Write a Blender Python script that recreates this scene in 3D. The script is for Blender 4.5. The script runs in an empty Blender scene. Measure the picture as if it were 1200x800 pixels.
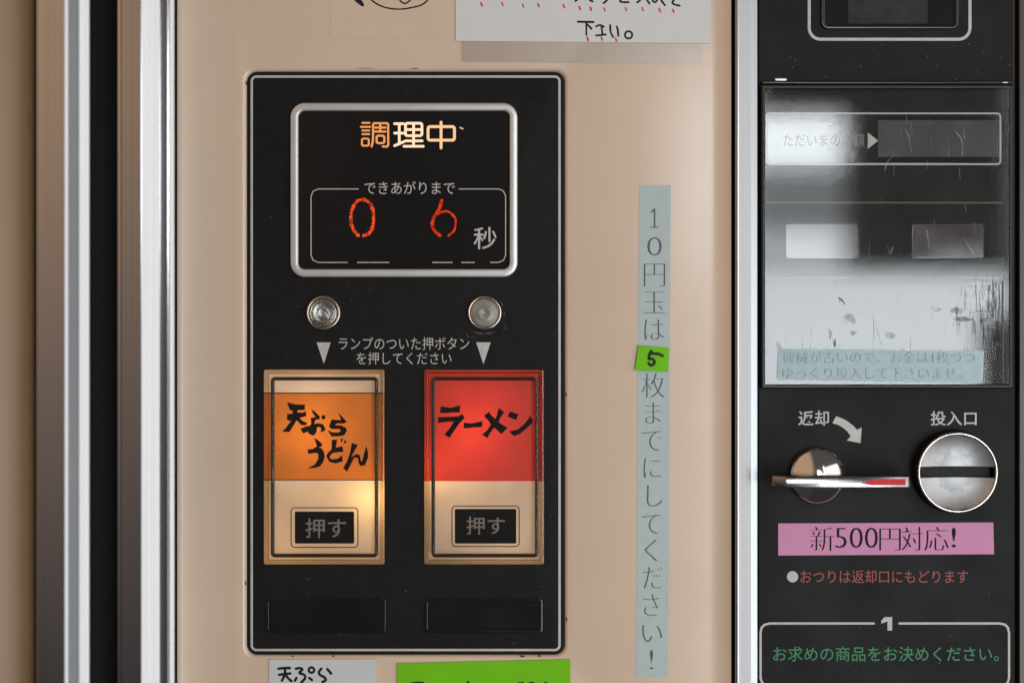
import bpy, bmesh, math, random
from mathutils import Vector
random.seed(7)
C = bpy.context
scene = C.scene
col = scene.collection

# ------------------------------------------------------------------ camera, world, lights, exposure
S = 0.0005                    # metres per unit; the machine face is laid out in these units
DIST = 1200 * 50 / 36         # camera distance in the same units
cam_d = bpy.data.cameras.new("camera")
cam = bpy.data.objects.new("camera", cam_d); col.objects.link(cam)
cam.location = (0, -DIST * S, 0); cam.rotation_euler = (math.radians(90), 0, 0)
cam_d.lens = 50; cam_d.sensor_width = 36
cam_d.clip_start = 0.01; cam_d.clip_end = 100
cam_d.dof.use_dof = True; cam_d.dof.focus_distance = DIST * S; cam_d.dof.aperture_fstop = 1.8
scene.camera = cam

world = bpy.data.worlds.new("World"); scene.world = world; world.use_nodes = True
wn = world.node_tree; wn.nodes.clear()
wo = wn.nodes.new('ShaderNodeOutputWorld'); wb = wn.nodes.new('ShaderNodeBackground')
wt = wn.nodes.new('ShaderNodeTexCoord'); ws = wn.nodes.new('ShaderNodeSeparateXYZ')
wr = wn.nodes.new('ShaderNodeValToRGB'); wm = wn.nodes.new('ShaderNodeMapRange')
wm.inputs['From Min'].default_value = -0.5; wm.inputs['From Max'].default_value = 0.5
wn.links.new(wt.outputs['Generated'], ws.inputs[0]); wn.links.new(ws.outputs['Z'], wm.inputs['Value'])
wn.links.new(wm.outputs[0], wr.inputs[0]); wr2 = wn.nodes.new('ShaderNodeValToRGB'); wx = wn.nodes.new('ShaderNodeMapRange'); wmix = wn.nodes.new('ShaderNodeMix'); wmix.data_type = 'RGBA'
wx.inputs['From Min'].default_value = -.10; wx.inputs['From Max'].default_value = -.30
wn.links.new(ws.outputs['X'], wx.inputs['Value']); wn.links.new(wm.outputs[0], wr2.inputs[0]); wn.links.new(wx.outputs[0], wmix.inputs[0])
wn.links.new(wr.outputs[0], wmix.inputs[6]); wn.links.new(wr2.outputs[0], wmix.inputs[7]); wn.links.new(wmix.outputs[2], wb.inputs[0]); wn.links.new(wb.outputs[0], wo.inputs[0])
e = wr.color_ramp.elements                       # dim room: dark floor below, warm wall above
e[0].position = 0.30; e[0].color = (0.045, 0.040, 0.038, 1)
e[1].position = 0.72; e[1].color = (0.12, 0.10, 0.085, 1)
k_ = e.new(0.5); k_.color = (0.055, 0.05, 0.045, 1)
e = wr2.color_ramp.elements                      # the warm wall stands on the left side of the room
e[0].position = 0.27; e[0].color = (0.06, 0.055, 0.055, 1)
e[1].position = 0.68; e[1].color = (0.66, 0.43, 0.27, 1)
k_ = e.new(0.46); k_.color = (0.27, 0.20, 0.165, 1)
wb.inputs['Strength'].default_value = 0.85


def window_light(name, x0, x1, z0, z1, y, radiance, color, aim=None):
    l = bpy.data.lights.new(name, 'AREA'); l.shape = 'RECTANGLE'
    l.size = x1 - x0; l.size_y = z1 - z0
    l.energy = radiance * math.pi * l.size * l.size_y; l.color = color
    o = bpy.data.objects.new(name, l); col.objects.link(o)
    o.location = ((x0 + x1) / 2, y, (z0 + z1) / 2)
    if aim is None:
        o.rotation_euler = (math.radians(90), 0, 0)
    else:
        o.rotation_euler = (Vector(aim) - o.location).to_track_quat('-Z', 'Y').to_euler()
    return o


DAY = (0.90, 0.96, 1.0)
window_light("door_glass_light", 0.55, 1.09, -1.45, 0.06, -2.5, 8.3, DAY)
window_light("door_mid_light", 0.55, 1.16, 0.06, 0.16, -2.5, 8.0, DAY)
window_light('added_rail_light', 1.17, 1.40, -1.5, 1.5, -2.5, 2.2, DAY)  # unseen tall panel, added to give the rails their white strips
window_light("door_pane_light", 0.55, 0.775, 0.26, 0.40, -2.5, 1.8, DAY)
window_light("door_low_pane_light", 0.55, 0.775, 0.16, 0.26, -2.5, 4.6, DAY)
window_light("door_top_pane_light", 0.55, 0.775, 0.40, 0.535, -2.5, 6.5, DAY)
window_light("added_patch_light", 0.27, 0.56, 0.20, 0.66, -2.5, 10.0, DAY)  # extra unseen panel, added for the soft bright patch on the door
window_light("side_window_light", 0.65, 2.75, -1.15, 0.95, -1.15, 1.32, (0.98, 0.985, 0.985), aim=(0, 0, 0))

scene.view_settings.view_transform = 'Standard'
scene.view_settings.look = 'None'
scene.view_settings.exposure = 0.06
scene.view_settings.gamma = 1.0
scene.view_settings.use_curve_mapping = False
scene.cycles.use_denoising = True
scene.cycles.max_bounces = 12
scene.cycles.transparent_max_bounces = 16
scene.cycles.sample_clamp_indirect = 6


# ------------------------------------------------------------------ coordinates and mesh helpers
def kf(d): return (DIST - d) / DIST


def W(px, py, d, ref=None):
    """point of the machine face: px to the right, py down, d towards the viewer (ref: depth whose scale is used)"""
    k = kf(d if ref is None else ref)
    return ((px - 600) * S * k, -d * S, (400 - py) * S * k)


class MB:
    def __init__(s): s.v = []; s.f = []
    def loop(s, pts, d, ref=None):
        i0 = len(s.v); s.v += [W(x, y, d, ref) for x, y in pts]; return list(range(i0, i0 + len(pts)))
    def raw(s, pts): i0 = len(s.v); s.v += pts; return list(range(i0, i0 + len(pts)))
    def bridge(s, a, b, closed=True):
        n = len(a)
        for i in range(n if closed else n - 1):
            j = (i + 1) % n; s.f.append((a[i], a[j], b[j], b[i]))
    def loft(s, loops, cap0=False, cap1=True, closed=True):
        for a, b in zip(loops, loops[1:]): s.bridge(a, b, closed)
        if cap0: s.f.append(tuple(reversed(loops[0])))
        if cap1: s.f.append(tuple(loops[-1]))
    def obj(s, name, m, parent=None, smooth=True, angle=35, label=None):
        me = bpy.data.meshes.new(name)
        me.from_pydata(s.v, [], [f for f in s.f])
        bm = bmesh.new(); bm.from_mesh(me)
        bmesh.ops.remove_doubles(bm, verts=bm.verts, dist=1e-7)
        bmesh.ops.recalc_face_normals(bm, faces=bm.faces)
        bm.to_mesh(me); bm.free()
        me.materials.append(m)
        if smooth:
            me.polygons.foreach_set('use_smooth', [True] * len(me.polygons))
            me.set_sharp_from_angle(angle=math.radians(angle))
        o = bpy.data.objects.new(name, me); col.objects.link(o)
        if parent is not None: o.parent = parent
        if label: o['label'] = label
        return o


def rr(x0, y0, x1, y1, r, n=6):
    r = max(r, 0.01); p = []
    for cx, cy, a0 in ((x1 - r, y0 + r, -90), (x1 - r, y1 - r, 0), (x0 + r, y1 - r, 90), (x0 + r, y0 + r, 180)):
        for i in range(n + 1):
            a = math.radians(a0 + 90 * i / n); p.append((cx + r * math.cos(a), cy + r * math.sin(a)))
    return p


def slab(x0, y0, x1, y1, r, d0, d1, bev=1.0, n=6, mb=None, ref=None):
    mb = mb or MB(); ref = d1 if ref is None else ref
    L = [mb.loop(rr(x0, y0, x1, y1, r, n), d0, ref)]
    for i in range(4):
        a = math.pi / 2 * i / 3; ins = bev * (1 - math.cos(a))
        L.append(mb.loop(rr(x0 + ins, y0 + ins, x1 - ins, y1 - ins, r - ins, n), d1 - bev + bev * math.sin(a), ref))
    L.append(mb.loop(rr(x0 + bev + .3, y0 + bev + .3, x1 - bev - .3, y1 - bev - .3, r - bev - .3, n), d1, ref))
    mb.loft(L, cap0=True); return mb


def ring(x0, y0, x1, y1, r, w, d0, d1, bev=0.5, n=8, din=None, mb=None):
    """raised rounded frame of width w"""
    mb = mb or MB(); din = d0 if din is None else din; L = []
    def lp(ins, d): L.append(mb.loop(rr(x0 + ins, y0 + ins, x1 - ins, y1 - ins, r - ins, n), d, d1))
    lp(0, d0)
    for i in range(4):
        a = math.pi / 2 * i / 3; lp(bev * (1 - math.cos(a)), d1 - bev + bev * math.sin(a))
    for i in range(4):
        a = math.pi / 2 * i / 3; lp(w - bev + bev * math.sin(a), d1 - bev + bev * math.cos(a))
    lp(w, din)
    mb.loft(L, cap1=False); return mb


def lathe(cx, cy, prof, n=48, ref=0, mb=None):
    mb = mb or MB(); L = []
    for r, d in prof:
        L.append(mb.loop([(cx + max(r, .001) * math.cos(2 * math.pi * i / n), cy + max(r, .001) * math.sin(2 * math.pi * i / n)) for i in range(n)], d, ref))
    mb.loft(L, cap1=False); return mb


def sheet(pts, d0, d1, mb=None):
    mb = mb or MB(); ref = d1
    mb.loft([mb.loop(pts, d0, ref), mb.loop(pts, d1, ref)], cap0=True); return mb


def flat(pts, d, mb=None):
    mb = mb or MB(); mb.f.append(tuple(mb.loop(pts, d))); return mb


def catmull(pts, n=6):
    if len(pts) < 3: return pts
    out = []; P = [pts[0]] + list(pts) + [pts[-1]]
    for i in range(1, len(P) - 2):
        p0, p1, p2, p3 = P[i - 1:i + 3]
        for j in range(n):
            t = j / n
            out.append(tuple(0.5 * ((2 * p1[c]) + (-p0[c] + p2[c]) * t + (2 * p0[c] - 5 * p1[c] + 4 * p2[c] - p3[c]) * t * t
                                    + (-p0[c] + 3 * p1[c] - 3 * p2[c] + p3[c]) * t ** 3) for c in (0, 1)))
    out.append(tuple(pts[-1])); return out


def stroke(mb, pts, w, d, closed=False, smooth=False, taper=None, rough=0.0):
    """a flat inked stroke of width w with round ends"""
    if smooth: pts = catmull(pts)
    pts = [Vector((p[0], p[1])) for p in pts]; n = len(pts); A = []; B = []
    for i, p in enumerate(pts):
        if closed: a, b = pts[(i - 1) % n], pts[(i + 1) % n]
        else: a, b = pts[max(i - 1, 0)], pts[min(i + 1, n - 1)]
        t1 = (p - a).normalized() if (p - a).length > 1e-6 else (b - p).normalized()
        t2 = (b - p).normalized() if (b - p).length > 1e-6 else t1
        t = (t1 + t2); t = t.normalized() if t.length > 1e-6 else t1
        nrm = Vector((-t.y, t.x)); c = max(0.5, nrm.dot(Vector((-t1.y, t1.x))))
        hw = w / 2
        if taper: u = i / max(1, n - 1); hw *= taper[0] * (1 - u) + taper[1] * u
        hw *= 1 + rough * (random.random() - .5)
        A.append(p + nrm * hw / c); B.append(p - nrm * hw / c)
    if closed:
        a = mb.loop([(q.x, q.y) for q in A], d); b = mb.loop([(q.x, q.y) for q in B], d); mb.bridge(a, b); return
    def cap(p, frm, to, sgn):
        v = frm - p; out = []
        for i in range(1, 6):
            a = math.pi * i / 6 * sgn
            out.append(p + Vector((v.x * math.cos(a) - v.y * math.sin(a), v.x * math.sin(a) + v.y * math.cos(a))))
        return out
    a = mb.loop([(q.x, q.y) for q in A], d); b = mb.loop([(q.x, q.y) for q in B], d)
    for i in range(n - 1): mb.f.append((a[i], a[i + 1], b[i + 1], b[i]))
    c1 = mb.loop([(q.x, q.y) for q in cap(pts[-1], A[-1], B[-1], -1)], d)
    mb.f.append(tuple([a[-1]] + c1 + [b[-1]]))
    c0 = mb.loop([(q.x, q.y) for q in cap(pts[0], B[0], A[0], -1)], d)
    mb.f.append(tuple([b[0]] + c0 + [a[0]]))


def strokes(lst, w, d, ox=0, oy=0, sc=1, smooth=False, mb=None, rough=0.0):
    """lst of polylines (or (polyline, width)) in drawing units; sc units per face unit"""
    mb = mb or MB()
    for k, s in enumerate(lst):
        ww = w; closed = False
        if isinstance(s, dict): ww = s.get('w', w); closed = s.get('closed', False); pts = s['p']
        else: pts = s
        pts = [(ox + x / sc, oy + y / sc) for x, y in pts]
        stroke(mb, pts, ww / sc, d + 0.012 * k, closed=closed, smooth=smooth and len(pts) > 2 and not closed, rough=rough)
    return mb


def rect_closed(x0, y0, x1, y1, r=6): return dict(p=rr(x0, y0, x1, y1, r, 3), closed=True)
def circ(cx, cy, r, n=20): return [(cx + r * math.cos(2 * math.pi * i / n), cy + r * math.sin(2 * math.pi * i / n)) for i in range(n)]


def text(s, box, d, m, parent, name='lettering', bold=0.0, smear=0.0, shear=0.0, label=None):
    """lettering from the built-in font, fitted into box"""
    cu = bpy.data.curves.new('t', 'FONT'); cu.body = s; cu.size = 1; cu.offset = bold; cu.resolution_u = 3
    to = bpy.data.objects.new('t', cu); col.objects.link(to)
    dg = C.evaluated_depsgraph_get(); me = to.evaluated_get(dg).to_mesh()
    vs = [v.co.copy() for v in me.vertices]; fs = [tuple(p.vertices) for p in me.polygons]
    to.evaluated_get(dg).to_mesh_clear(); bpy.data.objects.remove(to); bpy.data.curves.remove(cu)
    x0 = min(v.x for v in vs); x1 = max(v.x for v in vs); y0 = min(v.y for v in vs); y1 = max(v.y for v in vs)
    bx0, by0, bx1, by1 = box; mb = MB()
    reps = [0.0] if not smear else [-smear, -smear * .33, smear * .33, smear]
    for k, dx in enumerate(reps):
        pts = [(bx0 + (v.x - x0) / max(x1 - x0, 1e-6) * (bx1 - bx0) + dx, by1 - (v.y - y0) / max(y1 - y0, 1e-6) * (by1 - by0)) for v in vs]
        i0 = len(mb.v); mb.loop(pts, d + k * .012); mb.f += [tuple(i0 + i for i in f) for f in fs]
    return mb.obj(name, m, parent, smooth=False, label=label)


# ------------------------------------------------------------------ materials
def nt(name):
    m = bpy.data.materials.new(name); m.use_nodes = True; n = m.node_tree.nodes; n.clear()
    out = n.new('ShaderNodeOutputMaterial'); return m, n, m.node_tree.links, out


def noise(n, l, scale, detail=3, stretch=None, rough=.5):
    t = n.new('ShaderNodeTexCoord'); x = n.new('ShaderNodeTexNoise')
    x.inputs['Scale'].default_value = scale; x.inputs['Detail'].default_value = detail; x.inputs['Roughness'].default_value = rough
    if stretch:
        mp = n.new('ShaderNodeMapping'); mp.inputs['Scale'].default_value = stretch
        l.new(t.outputs['Object'], mp.inputs[0]); l.new(mp.outputs[0], x.inputs['Vector'])
    else: l.new(t.outputs['Object'], x.inputs['Vector'])
    return x


def ramp(n, l, src, p0, p1, v0=0., v1=1.):
    r = n.new('ShaderNodeMapRange'); r.inputs['From Min'].default_value = p0; r.inputs['From Max'].default_value = p1
    r.inputs['To Min'].default_value = v0; r.inputs['To Max'].default_value = v1; l.new(src, r.inputs['Value']); return r.outputs[0]


def mat(name, color, rough=.5, metal=0., var=.06, vscale=40, bump=0., bscale=900, speck=0., speck_col=(.5, .5, .48), spec=.5,
        rvar=0., stretch=None, coat=0., trans=0.):
    m, n, l, out = nt(name)
    b = n.new('ShaderNodeBsdfPrincipled')
    b.inputs['Roughness'].default_value = rough; b.inputs['Metallic'].default_value = metal
    b.inputs['Specular IOR Level'].default_value = spec; b.inputs['Coat Weight'].default_value = coat
    b.inputs['Coat Roughness'].default_value = .2
    nz = noise(n, l, vscale, 5, stretch)
    mx = n.new('ShaderNodeMix'); mx.data_type = 'RGBA'
    mx.inputs[6].default_value = (*[max(0, c * (1 - var)) for c in color], 1)
    mx.inputs[7].default_value = (*[min(1, c * (1 + var)) for c in color], 1)
    l.new(ramp(n, l, nz.outputs[0], .3, .7), mx.inputs[0])
    src = mx.outputs[2]
    if speck:
        sp = noise(n, l, 420, 2); sp2 = noise(n, l, 60, 2)
        mu = n.new('ShaderNodeMath'); mu.operation = 'MULTIPLY'
        l.new(ramp(n, l, sp.outputs[0], .72, .78), mu.inputs[0]); l.new(ramp(n, l, sp2.outputs[0], .5, .65, 0, speck), mu.inputs[1])
        m2 = n.new('ShaderNodeMix'); m2.data_type = 'RGBA'; l.new(mu.outputs[0], m2.inputs[0]); l.new(src, m2.inputs[6])
        m2.inputs[7].default_value = (*speck_col, 1); src = m2.outputs[2]
    l.new(src, b.inputs['Base Color'])
    if rvar:
        rz = noise(n, l, 25, 6, stretch)
        l.new(ramp(n, l, rz.outputs[0], .3, .7, max(.02, rough - rvar), rough + rvar), b.inputs['Roughness'])
    if bump:
        bz = noise(n, l, bscale, 2, stretch); bp = n.new('ShaderNodeBump'); bp.inputs['Strength'].default_value = bump
        bp.inputs['Distance'].default_value = .0004; l.new(bz.outputs[0], bp.inputs['Height']); l.new(bp.outputs[0], b.inputs['Normal'])
    sh = b.outputs[0]
    if trans:
        tr = n.new('ShaderNodeBsdfTranslucent'); l.new(src, tr.inputs[0]); ms = n.new('ShaderNodeMixShader'); ms.inputs[0].default_value = trans
        l.new(sh, ms.inputs[1]); l.new(tr.outputs[0], ms.inputs[2]); sh = ms.outputs[0]
    l.new(sh, out.inputs[0]); return m


def thin_clear(name, rough=.05, tint=(1, 1, 1), strength=1.0, dust=0.0, scratch=True):
    """a thin clear sheet: see-through with a real mirror gloss, a little dust"""
    m, n, l, out = nt(name)
    tr = n.new('ShaderNodeBsdfTransparent'); tr.inputs[0].default_value = (*tint, 1)
    gl = n.new('ShaderNodeBsdfGlossy'); gl.inputs['Roughness'].default_value = rough
    if scratch:
        sc = noise(n, l, 30, 4, (90, 90, 4)); l.new(ramp(n, l, sc.outputs[0], .35, .75, rough * .7, rough * 1.8), gl.inputs['Roughness'])
        bz = noise(n, l, 30, 4, (60, 60, 5)); bp = n.new('ShaderNodeBump'); bp.inputs['Strength'].default_value = .012
        bp.inputs['Distance'].default_value = .0003; l.new(bz.outputs[0], bp.inputs['Height']); l.new(bp.outputs[0], gl.inputs['Normal'])
    fr = n.new('ShaderNodeFresnel'); fr.inputs[0].default_value = 1.5
    mu = n.new('ShaderNodeMath'); mu.operation = 'MULTIPLY'; mu.inputs[1].default_value = strength; l.new(fr.outputs[0], mu.inputs[0])
    mx = n.new('ShaderNodeMixShader'); l.new(mu.outputs[0], mx.inputs[0]); l.new(tr.outputs[0], mx.inputs[1]); l.new(gl.outputs[0], mx.inputs[2])
    sh = mx.outputs[0]
    if dust:
        df = n.new('ShaderNodeBsdfDiffuse'); df.inputs[0].default_value = (.55, .53, .5, 1)
        a = noise(n, l, 35, 8, (3, 3, 1), .7); d2 = n.new('ShaderNodeMixShader')
        l.new(ramp(n, l, a.outputs[0], .4, .75, dust * .25, dust), d2.inputs[0]); l.new(sh, d2.inputs[1]); l.new(df.outputs[0], d2.inputs[2]); sh = d2.outputs[0]
    l.new(sh, out.inputs[0]); return m


def stain_mat(name, color, lo, hi, scale, stretch=None, amount=.8):
    m, n, l, out = nt(name); tr = n.new('ShaderNodeBsdfTransparent'); df = n.new('ShaderNodeBsdfDiffuse'); df.inputs[0].default_value = (*color, 1)
    a = noise(n, l, scale, 6, stretch, .65); mx = n.new('ShaderNodeMixShader')
    l.new(ramp(n, l, a.outputs[0], lo, hi, 0, amount), mx.inputs[0]); l.new(tr.outputs[0], mx.inputs[1]); l.new(df.outputs[0], mx.inputs[2])
    l.new(mx.outputs[0], out.inputs[0]); return m


def glow(name, color, strength, spotty=False):
    m, n, l, out = nt(name); em = n.new('ShaderNodeEmission'); em.inputs[0].default_value = (*color, 1); em.inputs[1].default_value = strength
    if spotty:
        a = noise(n, l, 900, 3); l.new(ramp(n, l, a.outputs[0], .32, .62, strength * .10, strength * 1.25), em.inputs[1])
    l.new(em.outputs[0], out.inputs[0]); return m


def glass(name, color=(1, 1, 1), rough=0.02, ior=1.49):
    m, n, l, out = nt(name); b = n.new('ShaderNodeBsdfPrincipled'); b.inputs['Base Color'].default_value = (*color, 1)
    b.inputs['Transmission Weight'].default_value = 1; b.inputs['Roughness'].default_value = rough; b.inputs['IOR'].default_value = ior
    l.new(b.outputs[0], out.inputs[0]); return m


M = dict(
    beige=mat('beige_paint', (.69, .52, .38), .38, coat=.9, var=.045, vscale=9, bump=.05, bscale=700, speck=.5, speck_col=(.8, .74, .66), rvar=.05),
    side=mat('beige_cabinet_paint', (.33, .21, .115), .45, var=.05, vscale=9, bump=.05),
    alu=mat('brushed_aluminium', (.53, .53, .545), .17, metal=1, var=.05, vscale=60, stretch=(12, 12, .05)),
    alu_satin=mat('satin_aluminium', (.37, .375, .385), .28, metal=1, var=.05, vscale=60, stretch=(12, 12, .05)),
    rubber=mat('black_gasket_rubber', (.016, .014, .012), .6, spec=.3),
    black=mat('black_printed_plate', (.0135, .0128, .0125), .58, var=.12, vscale=120, bump=.12, bscale=1500, speck=.14, spec=.10),
    black_abs=mat('black_moulded_plastic', (.0135, .0133, .0136), .54, var=.15, vscale=60, bump=.22, bscale=1400, speck=.3, spec=.13, rvar=.08),
    gloss_black=mat('glossy_black_plastic', (.010, .010, .010), .16, var=.1, spec=.5, rvar=.05),
    acrylic=mat('dark_display_acrylic', (.013, .012, .012), .12, spec=.3, var=.1, bump=.01),
    smoked=mat('smoked_display', (.022, .018, .016), .22, spec=.5, var=.25, vscale=60, rvar=.06),
    silver=mat('silver_print', (.50, .50, .49), .4, metal=.15, var=.07, vscale=90),
    border=mat('silver_border_print', (.50, .49, .47), .42, metal=.1, var=.10, vscale=70),
    bezel=mat('silver_bezel', (.66, .63, .60), .32, metal=.55, var=.05, vscale=70, bump=.08, bscale=600),
    white_ink=mat('white_ink', (.52, .50, .47), .5, var=.12, vscale=200),
    cream=mat('cream_card', (.72, .62, .52), .5, var=.05, vscale=50, trans=.5),
    orange=mat('orange_card', (.86, .33, .055), .45, var=.06, vscale=60, trans=.5),
    red=mat('red_card', (.84, .085, .055), .45, var=.05, vscale=60, trans=.5),
    ink=mat('black_ink', (.014, .011, .011), .6, var=.2, vscale=200, spec=.12),
    dark_line=mat('brown_black_ink', (.03, .02, .015), .5, var=.2),
    press_ink=mat('taupe_ink', (.30, .24, .20), .6, var=.08, spec=.15),
    housing=mat('lamp_housing', (.6, .56, .5), .7),
    chrome=mat('chrome', (.70, .69, .69), .10, metal=1, var=.03, rvar=.03, vscale=60),
    copper=mat('aged_chrome', (.60, .51, .44), .2, metal=1, var=.12, vscale=150, rvar=.08),
    dish=mat('worn_coin_metal', (.44, .435, .43), .40, metal=1, var=.08, vscale=140, rvar=.03, bump=.03, bscale=300),
    dish_rim=mat('polished_coin_rim', (.82, .76, .68), .14, metal=1, var=.12, vscale=120, rvar=.06),
    redmark=mat('red_enamel', (.62, .015, .03), .45, var=.1, spec=.3),
    pale=mat('pale_blue_tape', (.44, .52, .52), .5, var=.035, vscale=180, bump=.06, bscale=1500),
    pale2=mat('faded_blue_tape', (.42, .56, .61), .55, var=.06, vscale=250, bump=.1, bscale=1200),
    pink=mat('pink_tape', (.62, .255, .44), .5, var=.03, vscale=60, spec=.3),
    lime=mat('lime_green_paper', (.17, .55, .003), .6, spec=.2, var=.04, vscale=60, bump=.06, bscale=1200),
    paper=mat('white_paper', (.70, .69, .675), .7, var=.02, vscale=60, bump=.08, bscale=1500),
    paper2=mat('white_card_paper', (.60, .61, .61), .6, var=.02, vscale=60, bump=.06, bscale=1500),
    kraft=mat('beige_sheet', (.68, .52, .375), .6, var=.03, vscale=40, bump=.08, bscale=1500),
    marker=mat('black_marker', (.013, .013, .018), .5, var=.3, vscale=200, spec=.2),
    redpen=mat('red_marker', (.72, .06, .07), .5, var=.15, vscale=200),
    tape_ink=mat('grey_tape_ink', (.085, .10, .105), .6, var=.15, vscale=200),
    faint_ink=mat('faded_tape_ink', (.27, .37, .40), .7, var=.25, vscale=300),
    red_ink=mat('dark_red_ink', (.30, .035, .025), .5, var=.1),
    green_ink=mat('green_ink', (.006, .20, .065), .5, var=.1),
    line_green=mat('olive_line_ink', (.10, .135, .04), .5, var=.1),
    label_win=mat('grey_label_window', (.085, .075, .08), .07, var=.18, vscale=90, spec=1.0, rvar=.06),
    cavity=mat('black_cavity', (.006, .006, .006), .7),
    rust=mat('rust', (.10, .04, .014), .8, var=.3, vscale=300),
    clear=thin_clear('clear_acrylic', .02, strength=1.0, scratch=False),
    cover=thin_clear('scuffed_clear_cover', .03, strength=2.2, dust=.006),
    tape_clear=thin_clear('clear_adhesive_tape', .25, tint=(.98, .98, .98), dust=.035, scratch=False),
    edge=glass('clear_acrylic_edge', (.66, .54, .40)),
    lens=glass('clear_lens', (.96, .97, .96), .03),
    frost=mat('clouded_lens', (.25, .235, .20), .28, var=.18, vscale=200, rvar=.08, coat=.3),
    lamp_dark=mat('lamp_reflector', (.42, .42, .39), .3, metal=.8, var=.1),
    cook_a=glow('amber_backlit_dim', (1.0, .40, .13), .85),
    cook_b=glow('amber_backlit_bright', (1.0, .72, .46), 1.12),
    cook_c=glow('amber_backlit_mid', (1.0, .58, .30), 1.02),
    digit=glow('red_digit_segments', (1.0, .085, .022), .85, spotty=True),
    digit_dim=glow('red_digit_dim', (1.0, .06, .015), .75, spotty=True),
)

# ------------------------------------------------------------------ the machine root
machine = bpy.data.objects.new('vending_machine', None); col.objects.link(machine)
machine.location = (0, 0, 0)
machine['label'] = 'beige noodle vending machine front with black button panel and black coin panel'
machine['category'] = 'vending machine'

TOP, BOT = -130, 930


def extrude_v(prof, name, m, parent, y0=TOP - 60, y1=BOT + 60, angle=35, label=None, out=0):
    """vertical extrusion of a (px, depth) profile"""
    mb = MB(); prof = [(x, d + (out if d > 0 else 0)) for x, d in prof]
    z0 = (400 - y0) * S; z1 = (400 - y1) * S
    a = mb.raw([((x - 600) * S * kf(d), -d * S, z0) for x, d in prof]); b = mb.raw([((x - 600) * S * kf(d), -d * S, z1) for x, d in prof])
    mb.bridge(a, b, closed=True); mb.f.append(tuple(a)); mb.f.append(tuple(reversed(b)))
    return mb.obj(name, m, parent, angle=angle, label=label)


# cabinet flank, edge rails and gasket on the left
extrude_v([(-120, -60), (-120, 40), (-40, 44), (-10, 40), (20, 30), (38, 14), (42, 4), (43, -60)], 'cabinet_flank', M['side'], machine, out=60, label='blurred brown cabinet flank at the far left')
extrude_v([(43.5, -60), (43, 60), (44, 64), (47, 66), (52, 68.6), (53.5, 69.6), (74, 70), (76, 70), (80, 67.6), (93, 52.6), (104.6, 46), (105.5, 43), (105.8, 30), (104.5, -60)],
          'edge_rail', M['alu'], machine, out=50, angle=9, label='outer aluminium rail with bright bevel')
extrude_v([(81.2, 66.8), (81.2, 67.4), (82, 67.3), (92.2, 55.4), (92.6, 54.6), (92.6, 53.2)], 'rail_reflection_strip', mat('blue_grey_reflection', (.42, .455, .475), .42, metal=.7, var=.03, stretch=(12, 12, .05)), machine, out=50, label='added blue-grey strip painted as a dimmer reflection along the outer rail')  # added strip; its colour stands in for a grey-blue reflection on the rail
extrude_v([(104, -62), (104, -30), (140, -30), (140, -62)], 'door_gasket', M['rubber'], machine)
extrude_v([(138, -60), (136.5, 40), (138, 44), (141.5, 44.5), (142.5, 46), (165, 46), (166, 45.8), (187, 35.6), (189, 35.2), (195, 34.6), (196, 35.4), (198, 35), (199, 33), (203.5, 31), (204.5, 26), (205, -60)],
          'door_rail', M['alu'], machine, out=35, angle=9, label='inner aluminium rail beside the beige door')
extrude_v([(203, -62), (203, -14), (210, -14), (210, -62)], 'door_gasket', M['rubber'], machine)

# beige door skin, dished to its edges, with the cut-out for the button panel
mb = MB(); L = []
dish_prof = [(207.5, 857, -25), (207.5, 857, 4.2), (208.2, 856.4, 5)]
for i in range(1, 13):
    u = i / 12; dish_prof.append((208.2 + 66 * u, 856.4 - 25 * u, 5 * (1 - u) ** 2.4))
for (x0, x1, d) in dish_prof:
    L.append(mb.loop(rr(x0, TOP, x1, BOT, .01, 8), d))
for ins, d, r in ((-5, 0, 15), (-3.4, -.3, 14), (-2, -1.1, 13), (-.8, -2.4, 12.5), (0, -7, 12)):
    L.append(mb.loop(rr(289 + ins, 84 + ins, 661.5 - ins, 767 - ins, r, 8), d, 0))
mb.loft(L, cap1=False)
mb.obj('door_skin', M['beige'], machine, angle=60)

# right-hand aluminium rail between door and coin panel
extrude_v([(856, -62), (856, -16), (864, -16), (864, -62)], 'door_gasket', M['rubber'], machine)
extrude_v([(861.5, -60), (861.5, 9), (862.5, 10.5), (864.5, 11), (866, 11), (880, 7.3), (887.3, 6.2), (888, 4), (888.5, -60)],
          'coin_panel_rail', M['alu_satin'], machine, angle=5, label='pale aluminium rail left of the coin panel')

# ------------------------------------------------------------------ button panel
HOLES = [(309.6, 433.6, 449.9, 660.4), (497.6, 433.6, 636.9, 660.4)]
mb = MB(); L = [mb.loop(rr(289.5, 84.5, 661, 766.5, 12, 8), -12, -3.2)]
for i in range(4):
    a_ = math.pi / 2 * i / 3; ins = .8 * (1 - math.cos(a_))
    L.append(mb.loop(rr(289.5 + ins, 84.5 + ins, 661 - ins, 766.5 - ins, 12 - ins, 8), -4.0 + .8 * math.sin(a_), -3.2))
mb.loft(L, cap1=False)
bmf = bmesh.new()
for pts in [rr(290.3, 85.3, 660.2, 765.7, 11.2, 8)] + [[(a, b), (c, b), (c, d), (a, d)] for a, b, c, d in HOLES]:
    vs = [bmf.verts.new(W(x, y, -3.2)) for x, y in pts]
    for i in range(len(vs)): bmf.edges.new((vs[i - 1], vs[i]))
bmesh.ops.triangle_fill(bmf, edges=bmf.edges[:], use_beauty=True)
bmf.verts.index_update(); i0 = len(mb.v); mb.v += [tuple(v.co) for v in bmf.verts]
mb.f += [tuple(i0 + v.index for v in f.verts) for f in bmf.faces]; bmf.free()
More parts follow.
